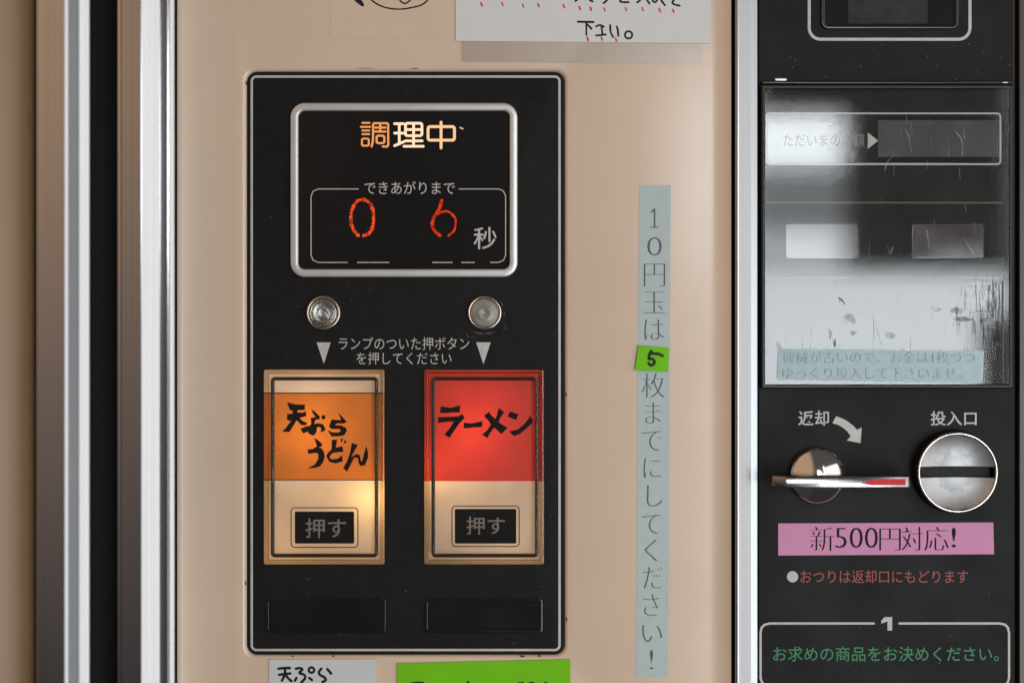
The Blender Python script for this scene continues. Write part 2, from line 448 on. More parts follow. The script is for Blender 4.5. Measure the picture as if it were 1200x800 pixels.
for a, b, c, d in HOLES:                       # the walls of each button opening
    q = [(a, b), (c, b), (c, d), (a, d)]; mb.bridge(mb.loop(q, -3.2, -3.2), mb.loop(q, -9, -3.2))
bp = mb.obj('button_panel', M['black'], machine)
for a, b, c, d in HOLES:                       # light box behind each opening
    mb = MB(); q = rr(a - 1, b - 1, c + 1, d + 1, .01, 1); mb.loft([mb.loop(q, -9.2, -3.2), mb.loop(q, -60, -3.2)])
    mb.obj('light_box', M['housing'], bp, smooth=False)
ring(293.5, 88.5, 657, 762.5, 7, 2.8, -3.4, -3.0, .15, 8).obj('border_line', M['border'], bp)

# display
disp = ring(340, 120.5, 606.5, 324.5, 17, 9.3, -3.6, 3, 1.8, 10, din=-3).obj('display_bezel', M['bezel'], machine)
slab(346, 126, 601, 319, 11, -3.1, -1.2, .2, 8).obj('display_window', M['acrylic'], disp)
D = -1.05
cook = [[(215, 103), (277, 103)], [(203, 137), (283, 137)], [(215, 168), (275, 168)], [(215, 199), (275, 199)], rect_closed(212, 237, 270, 297, 12)]
cook2 = [dict(p=[(294, 303), (303, 270), (307, 220), (307, 116), (314, 106), (426, 106), (435, 114), (436, 292), (426, 305), (390, 304)]),
         [(325, 143), (412, 143)], [(325, 177), (412, 177)], [(368, 112), (368, 177)], rect_closed(337, 212, 402, 275, 14)]
strokes(cook, 16, D, 395, 130, 7.27).obj('cooking_sign', M['cook_a'], disp, smooth=False)
strokes(cook2, 18, D + .1, 395, 130, 7.27).obj('cooking_sign', M['cook_a'], disp, smooth=False)
strokes([[(490, 110), (565, 110)], [(490, 190), (565, 190)], [(530, 112), (530, 282)], [(490, 297), (572, 262)],
         rect_closed(583, 106, 723, 212, 16), [(583, 160), (723, 160)], [(652, 106), (652, 300)], [(583, 256), (725, 256)], [(570, 302), (735, 302)]],
        22, D, 395, 130, 7.27).obj('cooking_sign', M['cook_b'], disp, smooth=False)
strokes([rect_closed(775, 135, 1000, 250, 18), [(886, 97), (886, 316)], dict(p=[(1048, 143), (1072, 153)], w=10)],
        24, D, 395, 130, 7.27).obj('cooking_sign', M['cook_c'], disp, smooth=False)
text('できあがりまで', (427, 212.5, 533, 227.5), D, M['white_ink'], disp)
lines = MB()
for k, pl in enumerate(([(420, 221.5), (373, 221.5), (367, 224), (364.5, 230), (364.5, 299), (367, 305), (373, 307.5), (407, 307.5)],
                        [(419, 307.5), (456, 307.5)], [(538, 221.5), (585, 221.5), (590, 224), (592.5, 230), (592.5, 299), (590, 305), (584, 307.5), (575, 307.5)],
                        [(507, 307.5), (530, 307.5)], [(541, 307.5), (556, 307.5)])):
    lines = MB(); stroke(lines, pl, 1.15, D); lines.obj('outline', M['white_ink'], disp, smooth=False)
text('秒', (555, 266, 582, 292), D, M['white_ink'], disp, bold=.006)
strokes([[(198, 80), (160, 92), (138, 125), (124, 165), (121, 205), (127, 250), (142, 288), (170, 318)],
         [(204, 80), (236, 92), (260, 125), (273, 180), (272, 225), (262, 275), (240, 306), (206, 322)]], 21, D, 390, 220, 5.714, smooth=True, rough=.35).obj('digit', M['digit'], disp, smooth=False, label='glowing red zero')
strokes([dict(p=[(730, 82), (722, 115), (708, 150), (694, 175), (674, 205), (666, 240), (675, 275), (695, 302), (720, 320)], w=21),
         dict(p=[(700, 178), (730, 162), (770, 160), (803, 182), (822, 215), (820, 262), (806, 295), (772, 322)], w=13)], 20, D, 390, 220, 5.714, smooth=True, rough=.5).obj('digit', M['digit_dim'], disp, smooth=False, label='glowing red six')

# instructions and arrows
text('ランプのついた押ボタン', (397, 395, 550, 410), -3.0, M['white_ink'], bp, bold=-.004)
text('を押してください', (418, 412.5, 529, 427), -3.0, M['white_ink'], bp, bold=-.004)
flat([(371, 401), (387.5, 401), (379.5, 426)], -3.0).obj('arrow_mark', M['white_ink'], bp, smooth=False)
flat([(558, 401), (575, 401), (566.5, 426.5)], -3.0).obj('arrow_mark', M['white_ink'], bp, smooth=False)


def torus(cx, cy, R, r, d, m, name, parent, n=56, k=8, ref=None):
    mb = MB(); L = []
    for j in range(k + 1):
        a = 2 * math.pi * j / k
        rad = R + r * math.cos(a); L.append(mb.loop([(cx + rad * math.cos(2 * math.pi * i / n), cy + rad * math.sin(2 * math.pi * i / n)) for i in range(n)], d + r * math.sin(a), d if ref is None else ref))
    mb.loft(L, cap1=False); return mb.obj(name, m, parent, angle=80)


# two indicator lamps
for cx, cy, clear, lab in ((379, 366.5, True, 'clear indicator lamp'), (568, 366.5, False, 'clouded indicator lamp')):
    lamp = lathe(cx, cy, [(20.4, -3.2), (20.4, -1), (19.6, 1.2), (18.4, 1.8), (17.4, 1.2), (16.8, -1), (16.4, -3)], ref=0).obj('indicator_lamp', M['copper'], machine, angle=60, label=lab)
    if clear:
        lathe(cx, cy, [(16.6, -2.9), (14, -2.6), (8, -2.9), (0, -3.0)], ref=0).obj('reflector', M['lamp_dark'], lamp, angle=60)
        lathe(cx, cy, [(17, -1.8), (16, .4), (14.8, 1.6), (13.6, 1.9), (12.6, 1.0), (11.8, 1.8), (8, 3.2), (6.2, 3.5), (5.4, 2.8), (4, 3.6), (0, 3.8)], ref=0).obj('lens', M['lens'], lamp, angle=40)
        torus(cx, cy, 14.6, .7, .2, M['dish_rim'], 'inner_ring', lamp)
        torus(cx, cy, 11.9, .45, .8, M['dish_rim'], 'inner_ring', lamp)
        torus(cx - .6, cy + .8, 6, .55, 1.2, M['chrome'], 'filament_ring', lamp)
    else:
        lathe(cx, cy, [(17, -1.8), (16.4, .2), (14.6, 1.8), (12.5, 2.2), (11.6, 2.0), (9, 3.2), (5.2, 4.0), (4.0, 3.2), (3, 2.7), (0, 2.5)], ref=0).obj('lens', M['frost'], lamp, angle=50)

# two push buttons with backlit menu cards
TEMP1 = [[(130, 88), (205, 108), (300, 112), (296, 160), (232, 163), (226, 184), (285, 186), (308, 170), (312, 218), (248, 236), (275, 262), (322, 283), (305, 305), (262, 300), (222, 258), (196, 300), (152, 368), (84, 364), (118, 330), (168, 265), (130, 255), (132, 200), (182, 194), (184, 166), (158, 163)],
         [(356, 152), (395, 178), (438, 222), (436, 250), (402, 250), (384, 292), (420, 285), (470, 295), (494, 345), (478, 358), (444, 372), (452, 330), (425, 318), (412, 322), (408, 370), (380, 402), (340, 388), (322, 362), (284, 382), (256, 338), (300, 318), (345, 308), (358, 290), (352, 236), (398, 228), (372, 190)],
         [(454, 218), (474, 207), (492, 216), (491, 238), (474, 254), (455, 240)],
         [(604, 182), (640, 215), (692, 274), (655, 288), (600, 286), (580, 304), (640, 306), (680, 326), (694, 352), (668, 398), (612, 408), (548, 410), (508, 346), (560, 372), (618, 372), (636, 352), (618, 338), (548, 340), (524, 316), (548, 250), (636, 256), (628, 226)],
         [(384, 420), (420, 442), (458, 476), (460, 498), (428, 512), (455, 520), (478, 556), (484, 600), (470, 650), (440, 690), (384, 706), (320, 708), (392, 672), (422, 620), (424, 572), (396, 562), (330, 574), (322, 532), (372, 526), (412, 502), (400, 466)],
         [(552, 440), (602, 440), (588, 512), (650, 500), (660, 552), (560, 562), (532, 592), (534, 616), (560, 624), (606, 618), (645, 584), (656, 640), (588, 662), (530, 648), (498, 592), (512, 565), (548, 528)],
         [(630, 428), (660, 434), (640, 468)], [(668, 444), (696, 458), (660, 480)],
         [(738, 470), (796, 488), (748, 570), (735, 602), (775, 575), (812, 582), (824, 640), (836, 640), (852, 570), (876, 492), (892, 570), (890, 610), (860, 680), (816, 684), (800, 650), (796, 612), (762, 606), (730, 668), (694, 738), (656, 706), (694, 640), (722, 560)]]
RAMEN = [[(145, 135), (240, 152), (338, 126), (332, 200), (250, 196), (190, 206), (127, 202)],
         [(118, 245), (220, 242), (320, 236), (355, 212), (382, 252), (330, 306), (270, 390), (230, 452), (176, 420), (236, 350), (272, 288), (190, 292), (112, 304)],
         [(374, 298), (450, 308), (562, 284), (555, 344), (470, 346), (430, 354), (370, 356)],
         [(624, 190), (662, 238), (690, 262), (706, 224), (724, 150), (778, 196), (742, 250), (722, 292), (762, 322), (814, 350), (752, 414), (712, 378), (678, 350), (640, 400), (610, 456), (556, 420), (606, 378), (646, 318), (610, 268), (574, 232)],
         [(838, 188), (922, 216), (898, 274), (812, 238)],
         [(1036, 232), (1062, 262), (1064, 300), (1010, 352), (940, 410), (876, 434), (828, 388), (920, 366), (985, 310), (1020, 262)]]


def brush(polys, ox, oy, sc, d, m, parent, name='lettering'):
    mb = MB()
    for k, p in enumerate(polys): flat([(ox + x / sc, oy + y / sc) for x, y in p], d + .012 * k, mb)
    return mb.obj(name, m, parent, smooth=False)


def point_lamp(px, py, d, power, color, size=.003):
    l = bpy.data.lights.new('button_bulb_light', 'POINT'); l.energy = power; l.color = color; l.shadow_soft_size = size
    o = bpy.data.objects.new('button_bulb_light', l); col.objects.link(o); o.location = W(px, py, d)


def push_button(x0, y0, x1, y1, inner, kind, lab):
    btn = ring(x0, y0, x1, y1, 2.5, 5, -8.0, 0.2, 1.2, 6, din=-8).obj('push_button', M['edge'], machine, angle=50, label=lab)
    # card behind the acrylic
    flat([(x0 + 1.5, y0 + 1.5), (x1 - 1.5, y0 + 1.5), (x1 - 1.5, y1 - 1.5), (x0 + 1.5, y1 - 1.5)], -8.1).obj('menu_card', M['cream'], btn, smooth=False)
    if kind == 'udon':
        flat([(x0 + 1.7, 460), (x1 - 1.7, 460), (x1 - 1.7, 562), (x0 + 1.7, 562)], -8.0).obj('menu_band', M['orange'], btn, smooth=False, label='orange band')
        ln = MB()
        flat([(x0 + 1.7, 459.6), (x1 - 1.7, 459.6), (x1 - 1.7, 460.9), (x0 + 1.7, 460.9)], -7.92, ln)
        ln.obj('band_edge_line', M['dark_line'], btn, smooth=False); ln = MB()
        flat([(x0 + 1.7, 561.4), (x1 - 1.7, 561.4), (x1 - 1.7, 562.7), (x0 + 1.7, 562.7)], -7.92, ln)
        ln.obj('band_edge_line', M['dark_line'], btn, smooth=False)
        brush(TEMP1, 320, 460, 8, -7.85, M['ink'], btn, 'brush_lettering')
    else:
        flat([(x0 + 1.7, y0 + 1.7), (x1 - 1.7, y0 + 1.7), (x1 - 1.7, 563.5), (x0 + 1.7, 563.5)], -8.0).obj('menu_band', M['red'], btn, smooth=False, label='red band')
        brush(RAMEN, 500, 460, 8.571, -7.85, M['ink'], btn, 'brush_lettering')
    ix0, iy0, ix1, iy1 = inner
    ring(ix0 - 1.5, iy0 - 1.5, ix1 + 1.5, iy1 + 1.5, 5, 4.2, -1.0, 4.2, 1.5, 8).obj('cap_edge', M['edge'], btn, angle=50)
    ring(ix0 - .6, iy0 - .6, ix1 + .6, iy1 + .6, 5, 2.3, -7.8, -1.2, .3, 8).obj('cap_seam', M['dark_line'], btn, angle=50)
    ring(x0, y0, x1, y1, 2.5, .8, -8, -2.2, .2, 6).obj('flange_seam', M['dark_line'], btn, angle=50)
    flat(rr(ix0 + 1.6, iy0 + 1.6, ix1 - 1.6, iy1 - 1.6, 3.5, 6), 3.4).obj('cap_face', M['clear'], btn, smooth=False)
    return btn


def press_mark(btn, x0, y0, x1, y1, ins, tbox):
    o = MB(); stroke(o, rr(x0 + .6, y0 + .6, x1 - .6, y1 - .6, 4.5, 6), 1.25, -7.9, closed=True); o.obj('press_outline', M['dark_line'], btn, smooth=False)
    flat(rr(x0 + ins, y0 + ins, x1 - ins, y1 - ins, 1.6, 3), -7.9).obj('press_mark', M['black'], btn, smooth=False)
    text('押す', tbox, -7.75, M['press_ink'], btn, bold=.008)


b1 = push_button(309, 433, 450.5, 661, (318.5, 443, 441.5, 651.5), 'udon', 'push button with orange tempura udon card')
press_mark(b1, 340.5, 594, 420, 641.5, 5, (358, 607, 405.5, 630))
b2 = push_button(497, 433, 637.5, 661, (507, 443, 629.5, 651.5), 'ramen', 'push button with red ramen card')
press_mark(b2, 529, 592, 609, 640.5, 4, (546.5, 605, 591.5, 626))

WARM = (1.0, .62, .26)
SOFT = (1.0, .78, .56)
point_lamp(436, 580, -34, .019, (1.0, .64, .24), .005)
point_lamp(338, 640, -50, .006, WARM, .005)
point_lamp(590, 630, -52, .007, SOFT, .005)
point_lamp(372, 500, -56, .052, SOFT, .005)
point_lamp(511, 545, -34, .014, (1.0, .64, .24), .005)
point_lamp(560, 500, -56, .045, SOFT, .005)

# blank slots under the buttons
for x0, y0, x1, y1 in ((310.5, 700.5, 452, 741), (497, 701, 636, 741)):
    o = ring(x0, y0, x1, y1, 4, 4.5, -3.4, -1.8, .7, 6, din=-3.3).obj('blank_cover', M['gloss_black'], machine)
    slab(x0 + 6, y0 + 5.5, x1 - 3.5, y1 - 4.8, 2, -3.3, -2.2, .7, 4).obj('blank_plate', M['gloss_black'], o)

# rust bleeding along the panel joint
for k, (x, y, w, h) in enumerate(((288, 683, 1.0, 4), (486, 80.4, 5, .6), (430, 80.2, 14, .35), (612, 768.6, 3.5, 1.4), (632, 768.0, 2.0, 1.0), (391, 768.2, 2, .9), (343, 768.4, 1.6, .8), (289, 98, .9, 3), (663.5, 462, .9, 3), (664, 725, 1, 3))):
    pts = [(x + w * math.cos(t * .628) * random.uniform(.6, 1.2), y + h * math.sin(t * .628) * random.uniform(.5, 1.2)) for t in range(10)]
    flat(pts, .15 if y < 84 or y > 767 else -.1).obj('rust_spot', M['rust'], machine, smooth=False)

# ------------------------------------------------------------------ coin panel
cp = slab(889, TOP, 1188, BOT, .01, -30, 0, .8, 2).obj('coin_panel', M['black_abs'], machine)
extrude_v([(1188.5, -50), (1188.5, -8), (1194, -8), (1194, -50)], 'door_gasket', M['rubber'], machine)
extrude_v([(1194, -50), (1194, 2), (1195.5, 3), (1240, 3), (1300, -4), (1300, -50)], 'cabinet_edge', mat('dark_grey_edge', (.06, .055, .05), .35, metal=.5), machine)

scr = ring(946.5, -60, 1138.5, 48, 15, 3.6, -.2, .35, .15, 10).obj('screen_outline', M['white_ink'], machine, label='white outlined screen at the top of the coin panel')
ring(962, -50, 1124, 34, 8, 5, 0, 3, 1.4, 8, din=.1).obj('screen_bezel', M['gloss_black'], scr)
slab(966, -46, 1120, 30, 5, .05, .6, .2, 6).obj('screen_glass', M['acrylic'], scr)
flat([(994, -40), (1087, -40), (1087, 28), (994, 28)], .75).obj('screen_panel', mat('dim_grey_display', (.026, .023, .026), .5, spec=.2, var=.3, vscale=120), scr, smooth=False)

# parts printed or set behind the clear cover
cv = ring(892, 99, 1187.5, 455, 2, 5, 0, 9, 1.6, 4).obj('cover_frame', mat('dark_cover_rim', (.012, .012, .012), .3, spec=.3, rvar=.1), machine, label='black rim of the hinged clear cover over the coin display')
flat([(896.5, 103.5), (1183, 103.5), (1183, 450.5), (896.5, 450.5)], 8.2).obj('cover_sheet', M['cover'], cv, smooth=False)
slab(893, 95.2, 1186, 98.2, .8, 0, 6, .9, 3).obj('hinge', M['gloss_black'], cv)
slab(1174.5, 330, 1176.2, 449, .5, 7, 9.2, .4, 2).obj('cover_rib', M['gloss_black'], cv)
slab(908, 91.5, 922, 95.0, 1.2, 0, 3.4, .9, 3).obj('hinge_clip', M['bezel'], cv)
slab(1187 - 12, 96, 1187 - 6, 97.5, .5, 5, 7, .4, 3).obj('hinge_clip', M['bezel'], cv)
am = ring(897.5, 132, 1173.5, 193.5, 5, 2.0, .05, .4, .15, 6).obj('amount_display', M['white_ink'], machine, label='amount display with silver outline behind the clear cover')
slab(899.6, 134, 1171.4, 191.4, 3.5, 0, .22, .05, 4).obj('display_glass', mat('glossy_display_glass', (.012, .012, .013), .05, spec=1.0, var=.1), am)
flat([(1029, 141), (1171, 141), (1171, 184), (1029, 184)], .34).obj('digit_window', M['smoked'], am, smooth=False)
text('ただいまの金額', (918, 156.5, 1013, 172), .36, mat('dim_white_ink', (.24, .23, .21), .6, spec=.1), am)
flat([(1017, 155.5), (1029, 165), (1017, 174.5)], .36).obj('arrow_mark', M['white_ink'], am, smooth=False)
for y in (237.5, 325.5):
    flat([(897, y - .8), (1175, y - .6), (1175, y + .8), (897, y + .6)], .15).obj('print_line', M['line_green'], machine, smooth=False)
for x0, x1, lab in ((921, 1005.5, 'left label window, half lit by reflection'), (1069, 1152.5, 'right label window, dull grey')):
    slab(x0, 262.5, x1, 302.5, 3, 0, .5, .2, 4).obj('label_window', M['label_win'], machine, label=lab)
stain_m = stain_mat('dark_residue', (.07, .062, .055), .40, .70, 150, (1, 1, .3), .6)
soft_m = stain_mat('brown_smudge', (.20, .17, .14), .38, .75, 110, None, .35)
res = MB()
for k in range(90):
    x = 1172 - abs(random.gauss(0, 26)); y = random.uniform(328, 372 + (x - 1100) * .35); h = random.uniform(3, 24)
    if x < 1098: continue
    stroke(res, [(x, y), (x + random.uniform(-.6, .6), y + h * .5), (x + random.uniform(-.8, .8), y + h)], random.uniform(.4, 2.0), 8.5 + .004 * k, rough=.5, taper=(1, .4))
for k in range(30):
    x = random.uniform(1105, 1170); y = random.uniform(330, 385); stroke(res, [(x, y), (x + random.uniform(2, 9), y + random.uniform(-.4, .4))], random.uniform(.3, .9), 8.9 + .004 * k)
res.obj('residue_streaks', stain_m, cv, smooth=False)['kind'] = 'stuff'
for cx_, cy_, w_, h_ in ((994, 372, 7, 6), (999, 377, 4, 9), (1000, 390, 5, 4), (973, 390, 2.5, 7), (978, 402, 2, 7), (1044, 393, 8, 5), (1098, 363, 6, 3), (912, 403, 5, 5), (1128, 374, 12, 4), (1120, 364, 9, 5)):
    for k in range(3):
        f_ = 1 - k * .28
        pts = [(cx_ + w_ * f_ * math.cos(t * .524) * random.uniform(.6, 1.15), cy_ + h_ * f_ * math.sin(t * .524) * random.uniform(.6, 1.15)) for t in range(12)]
        sm = MB(); flat(pts, 8.45 + .01 * k, sm); sm.obj('smudge', soft_m, cv, smooth=False)
st = MB(); stroke(st, [(983.5, 349.5), (987, 352), (990.5, 357)], 2.2, 8.6, taper=(1, .3)); st.obj('scuff_mark', M['ink'], cv, smooth=False)
# fine scratches on the cover
sc_m = stain_mat('scratch', (.6, .6, .6), .3, .6, 90, None, .45)
scr_mb = MB()
for pts in ([(1061, 152), (1065, 160), (1068, 178)], [(1119, 154), (1127, 164), (1128, 182)], [(1048, 182), (1040, 190), (1037, 200)], [(1024, 364), (1024, 410)], [(1025, 375), (1030, 395), (1035, 408)],
            [(1122, 372), (1121, 400)], [(1086, 270), (1089, 290)], [(1130, 280), (1141, 297)], [(1040, 288), (1043, 297), (1046, 290)]):
    stroke(scr_mb, pts, .9, 8.7, smooth=True)
for _ in range(60):
    x = random.uniform(900, 1178); y = random.uniform(110, 440); h = random.uniform(4, 26)
    stroke(scr_mb, [(x, y), (x + random.uniform(-1.5, 1.5), y + h)], random.uniform(.2, .45), 8.65)
scr_mb.obj('scratches', sc_m, cv, smooth=False)['kind'] = 'stuff'

# return lever
text('返却', (935.5, 481, 971.5, 498.5), .12, M['white_ink'], cp, bold=.012)
text('投入口', (1090.5, 481.5, 1144.5, 498.5), .12, M['white_ink'], cp, bold=.012)
arr = [(423, 97), (448, 106), (472, 119), (495, 137), (510, 153), (529, 143), (524, 208), (467, 197), (484, 180), (470, 160), (450, 143), (430, 132), (408, 126)]
flat([(860 + x / 3.53, 460 + y / 3.53) for x, y in arr], .12).obj('arrow_mark', M['white_ink'], cp, smooth=False)
lever = bpy.data.objects.new('return_lever', None); col.objects.link(lever); lever.parent = machine
lever.location = W(957, 556, 0)


def local(o, par):
    o.parent = par
    o.data.transform(__import__('mathutils').Matrix.Translation(-par.location)); return o


prof = [(33, 0), (33, 7)] + [(42 * math.sin(math.radians(50 - 50 * a / 12)), 9 + 42 * (math.cos(math.radians(50 - 50 * a / 12)) - math.cos(math.radians(50)))) for a in range(0, 13)]
local(lathe(957, 557, prof, 64).obj('lever_hub', M['chrome'], None, angle=60), lever)
mb = MB(); prf = [(921, 50), (1064.5, 50), (1066, 48.5), (1066, 24), (1064, 22), (912, 22), (905, 27), (905, 37)]
k50 = kf(50)
za = (400 - 558.2) * S * k50; zb = (400 - 570.8) * S * k50
a = mb.raw([((x - 600) * S * kf(min(d, 50)), -(d - (1.7 if d > 47 else 0)) * S, za) for x, d in prf]); b = mb.raw([((x - 600) * S * kf(d), -d * S, zb) for x, d in prf])
mb.bridge(a, b); mb.f += [tuple(a), tuple(reversed(b))]
o = mb.obj('lever_blade', mat('worn_chrome', (.30, .28, .275), .12, metal=1, var=.25, vscale=70, rvar=.05, stretch=(1, 1, .3)), None, smooth=False)
bm = bmesh.new(); bm.from_mesh(o.data); bmesh.ops.bevel(bm, geom=bm.edges[:], offset=.0005, segments=3, profile=.5, affect='EDGES'); bm.to_mesh(o.data); bm.free()
for p in o.data.polygons: p.use_smooth = True
o.data.set_sharp_from_angle(angle=math.radians(50)); local(o, lever)
rm = MB(); rm.f.append(tuple(rm.raw([W(x, y, 50.25 - 1.7 * (570.8 - y) / 12.6) for x, y in ((1008, 566), (1020, 562.5), (1030, 561), (1061.5, 560.6), (1061.5, 568.3), (1022, 568.6))])))
local(rm.obj('red_mark', M['redmark'], None, smooth=False), lever)

# coin slot: barrel, polished rim, worn dish split by the slot
CX, CY = 1122.5, 553.5
dm = M['dish'].node_tree; dn, dl = dm.nodes, dm.links
pb = [x for x in dn if x.type == 'BSDF_PRINCIPLED'][0]; oldc = pb.inputs['Base Color'].links[0].from_socket
tc = dn.new('ShaderNodeTexCoord'); vd = dn.new('ShaderNodeVectorMath'); vd.operation = 'DISTANCE'; vd.inputs[1].default_value = ((CX - 600) * S * kf(20), -.006, (400 - CY) * S * kf(20))
dl.new(tc.outputs['Object'], vd.inputs[0]); nz_ = noise(dn, dl, 260, 5); ad = dn.new('ShaderNodeMath'); ad.operation = 'MULTIPLY_ADD'; ad.inputs[1].default_value = .012
dl.new(nz_.outputs[0], ad.inputs[0]); dl.new(vd.outputs['Value'], ad.inputs[2])
mxw = dn.new('ShaderNodeMix'); mxw.data_type = 'RGBA'; dl.new(ramp(dn, dl, ad.outputs[0], .0152, .0190), mxw.inputs[0]); mxw.inputs[6].default_value = (.29, .295, .30, 1)
dl.new(oldc, mxw.inputs[7]); dl.new(mxw.outputs[2], pb.inputs['Base Color'])      # worn, darkened patch in the middle of the dish
slot = lathe(CX, CY, [(49.5, 0), (49, 3), (47.5, 5), (46.8, 18)], 80, ref=20).obj('coin_slot', M['gloss_black'], machine, angle=50, label='round metal coin slot')
lathe(CX, CY, [(47.2, 15), (47.2, 19), (46.6, 20.6), (45.6, 21.2), (44.6, 20.6), (44, 19), (43.8, 17)], 80, ref=20).obj('slot_rim', M['dish_rim'], slot, angle=80)
for sg, nm in ((-1, 'upper half of the coin dish'), (1, 'lower half of the coin dish')):
    mb = MB(); rows = []
    for j in range(17):
        t = 6.6 + (43.9 - 6.6) * j / 16; xm = math.sqrt(max(44 ** 2 - t ** 2, .02)); r_ = []
        for i in range(33):
            u = -1 + 2 * i / 32; x = xm * u; rr_ = math.hypot(x, t) / 44
            r_.append(((CX + x - 600) * S * kf(20), -(9 + 9.5 * rr_ ** 2.2) * S, (400 - (CY + sg * t)) * S * kf(20)))
        rows.append(mb.raw(r_))
    for p, q in zip(rows, rows[1:]): mb.bridge(p, q, closed=False)
    low = mb.raw([(x, 12 * S, z) for x, y, z in [mb.v[i] for i in rows[0]]]); mb.bridge(rows[0], low, closed=False)
    mb.obj('coin_dish', M['dish'], slot, angle=50, label=nm)
slab(1079.5, CY - 7.2, 1166, CY + 7.2, .5, -2, 6, .2, 2, ref=20).obj('slot_mouth', M['cavity'], slot, smooth=False)

# printing on the lower coin panel
flat(circ(928.8, 675.3, 6.6, 28), .12).obj('bullet_mark', M['white_ink'], cp, smooth=False)
text('おつりは返却口にもどります', (938, 667.5, 1134.5, 683), .12, M['red_ink'], cp, bold=.004)
flat([(1036.5, 722.5), (1045.5, 722.5), (1045.5, 738.3), (1040, 738.3), (1040, 727.6), (1032.8, 730.2), (1032.8, 726.8)], .12).obj('lettering', M['white_ink'], cp, smooth=False)
ln = MB()
stroke(ln, [(1024, 730), (902, 730), (896, 731.5), (892.5, 735), (891.3, 741), (891.3, 794), (893, 799), (897, 802.5), (905, 804)], 2.6, .12)
ln.obj('outline', M['white_ink'], cp, smooth=False); ln = MB()
stroke(ln, [(1054, 730), (1172, 730), (1178, 731.5), (1181.2, 735), (1182.5, 741), (1182.5, 794), (1181, 799), (1177, 802.5), (1170, 804)], 2.6, .14)
stroke(ln, [(905, 804), (1170, 804)], 2.6, .16)
ln.obj('outline', M['white_ink'], cp, smooth=False)
text('お求めの商品をお決めください。', (906, 757, 1170.5, 774.5), .12, M['green_ink'], cp, bold=.004)


# ------------------------------------------------------------------ things stuck on the machine
def thing(o, label, cat, group=None):
    o['label'] = label; o['category'] = cat
    if group: o['group'] = group
    return o


# drawing sheet at the top
ds = thing(sheet([(387, -60), (531, -60), (531, 43.5), (387, 43.2)], .05, .45).obj('drawing_sheet', M['kraft'], None, smooth=False), 'beige sheet with the lower edge of a black marker drawing, above the button panel', 'paper sheet')
strokes([[(370, -20), (385, 0), (440, 40), (510, 72), (600, 91), (700, 93), (800, 77), (870, 60), (920, 35), (955, 0), (965, -20)], [(660, -16), (672, 3), (695, 25), (722, 38), (752, 25), (780, 0), (786, -15)]],
        16, .5, 390, 0, 8.571, smooth=True, rough=.25).obj('marker_line', M['marker'], ds, smooth=False)
flat([(390 + x / 8.571, y / 8.571) for x, y in ((190, -20), (210, 0), (240, 30), (290, 66), (308, 68), (317, 56), (306, 30), (285, 0), (270, -20))], .52).obj('marker_line', M['marker'], ds, smooth=False)

# white handwritten notice
no = thing(sheet([(533.5, -60), (834.5, -60), (832, 51), (534.2, 48.2)], .9, 1.6).obj('paper_notice', M['paper'], None, smooth=False), 'white handwritten notice with red dots under the writing, at the top of the door', 'paper notice')
HW = [[(172, 163), (287, 165)], [(234, 165), (235, 262)], [(242, 182), (272, 214)], [(306, 198), (335, 187), (362, 200)], [(347, 190), (350, 225), (354, 260)], [(306, 264), (340, 262), (376, 257)],
      [(411, 188), (415, 240), (433, 275)], [(460, 198), (468, 230), (471, 268)],
      [(185, -30), (172, -5), (152, 10)], [(245, -20), (262, 3), (283, 13)], [(395, -30), (386, 5), (362, 25)], [(500, -20), (484, 8), (505, 18), (546, 18)], [(640, -25), (630, 5), (610, 20)], [(675, -20), (688, 8), (702, 28)],
      [(722, -10), (730, 12), (745, 18), (758, 5)], [(778, -20), (795, 12), (816, 40)], [(905, -20), (875, 12), (880, 32), (925, 44)]]
strokes(HW, 15, 1.65, 650, 0, 6.316, smooth=True, rough=.25).obj('handwriting', M['marker'], no, smooth=False)
mb = MB(); stroke(mb, [(650 + x / 6.316, y / 6.316) for x, y in circ(547, 260, 27)], 2.4, 1.65, closed=True); mb.obj('handwriting', M['marker'], no, smooth=False)
mb = MB()
for k, (x, y) in enumerate([(564.4, 5.6), (588.8, 5), (613, 7), (631, 6.5)] + [(650 + a / 6.316, b / 6.316) for a, b in ((68, 48), (186, 62), (267, 67), (369, 72), (528, 70), (652, 70), (778, 78), (878, 83), (246, 292), (349, 289), (455, 296))]):
    stroke(mb, [(x - .6, y - 1.6), (x + .5, y + 1.5)], random.uniform(2.0, 2.7), 1.66 + .01 * k)
mb.obj('red_dots', M['redpen'], no, smooth=False)
thing(sheet([(540, 40), (823.5, 45), (822.5, 75.5), (541, 72.5)], .12, .5).obj('clear_tape', M['tape_clear'], None, smooth=False), 'strip of clear adhesive tape under the bottom edge of the white notice', 'tape')

# vertical pale blue tape
tp = thing(sheet([(749, 217), (786, 217), (784.6, 500), (783, 793.5), (745.3, 792.5), (747, 500)], .05, .35).obj('lettered_tape', M['pale'], None, smooth=False), 'long vertical pale blue label tape with grey lettering on the beige door', 'label tape')
CH = [('1', 762.5, 771, 244.5, 267), ('0', 758.5, 775.5, 278, 299.5), ('円', 754.5, 779.5, 309, 335.5), ('玉', 754, 779.5, 342, 367), ('は', 755, 778, 374, 398.5),
      ('枚', 752, 779, 437, 465.5), ('ま', 756, 774.5, 471, 496), ('で', 752, 776, 505, 528), ('に', 754, 774.5, 536.5, 560), ('し', 758, 776, 568.5, 593),
      ('て', 752.5, 773, 603, 625), ('く', 755.5, 770, 632, 657), ('だ', 753.5, 776, 664, 689), ('さ', 754, 772.5, 696, 721), ('い', 752.5, 776, 732, 751.5), ('!', 761.5, 765.5, 761, 783.5)]
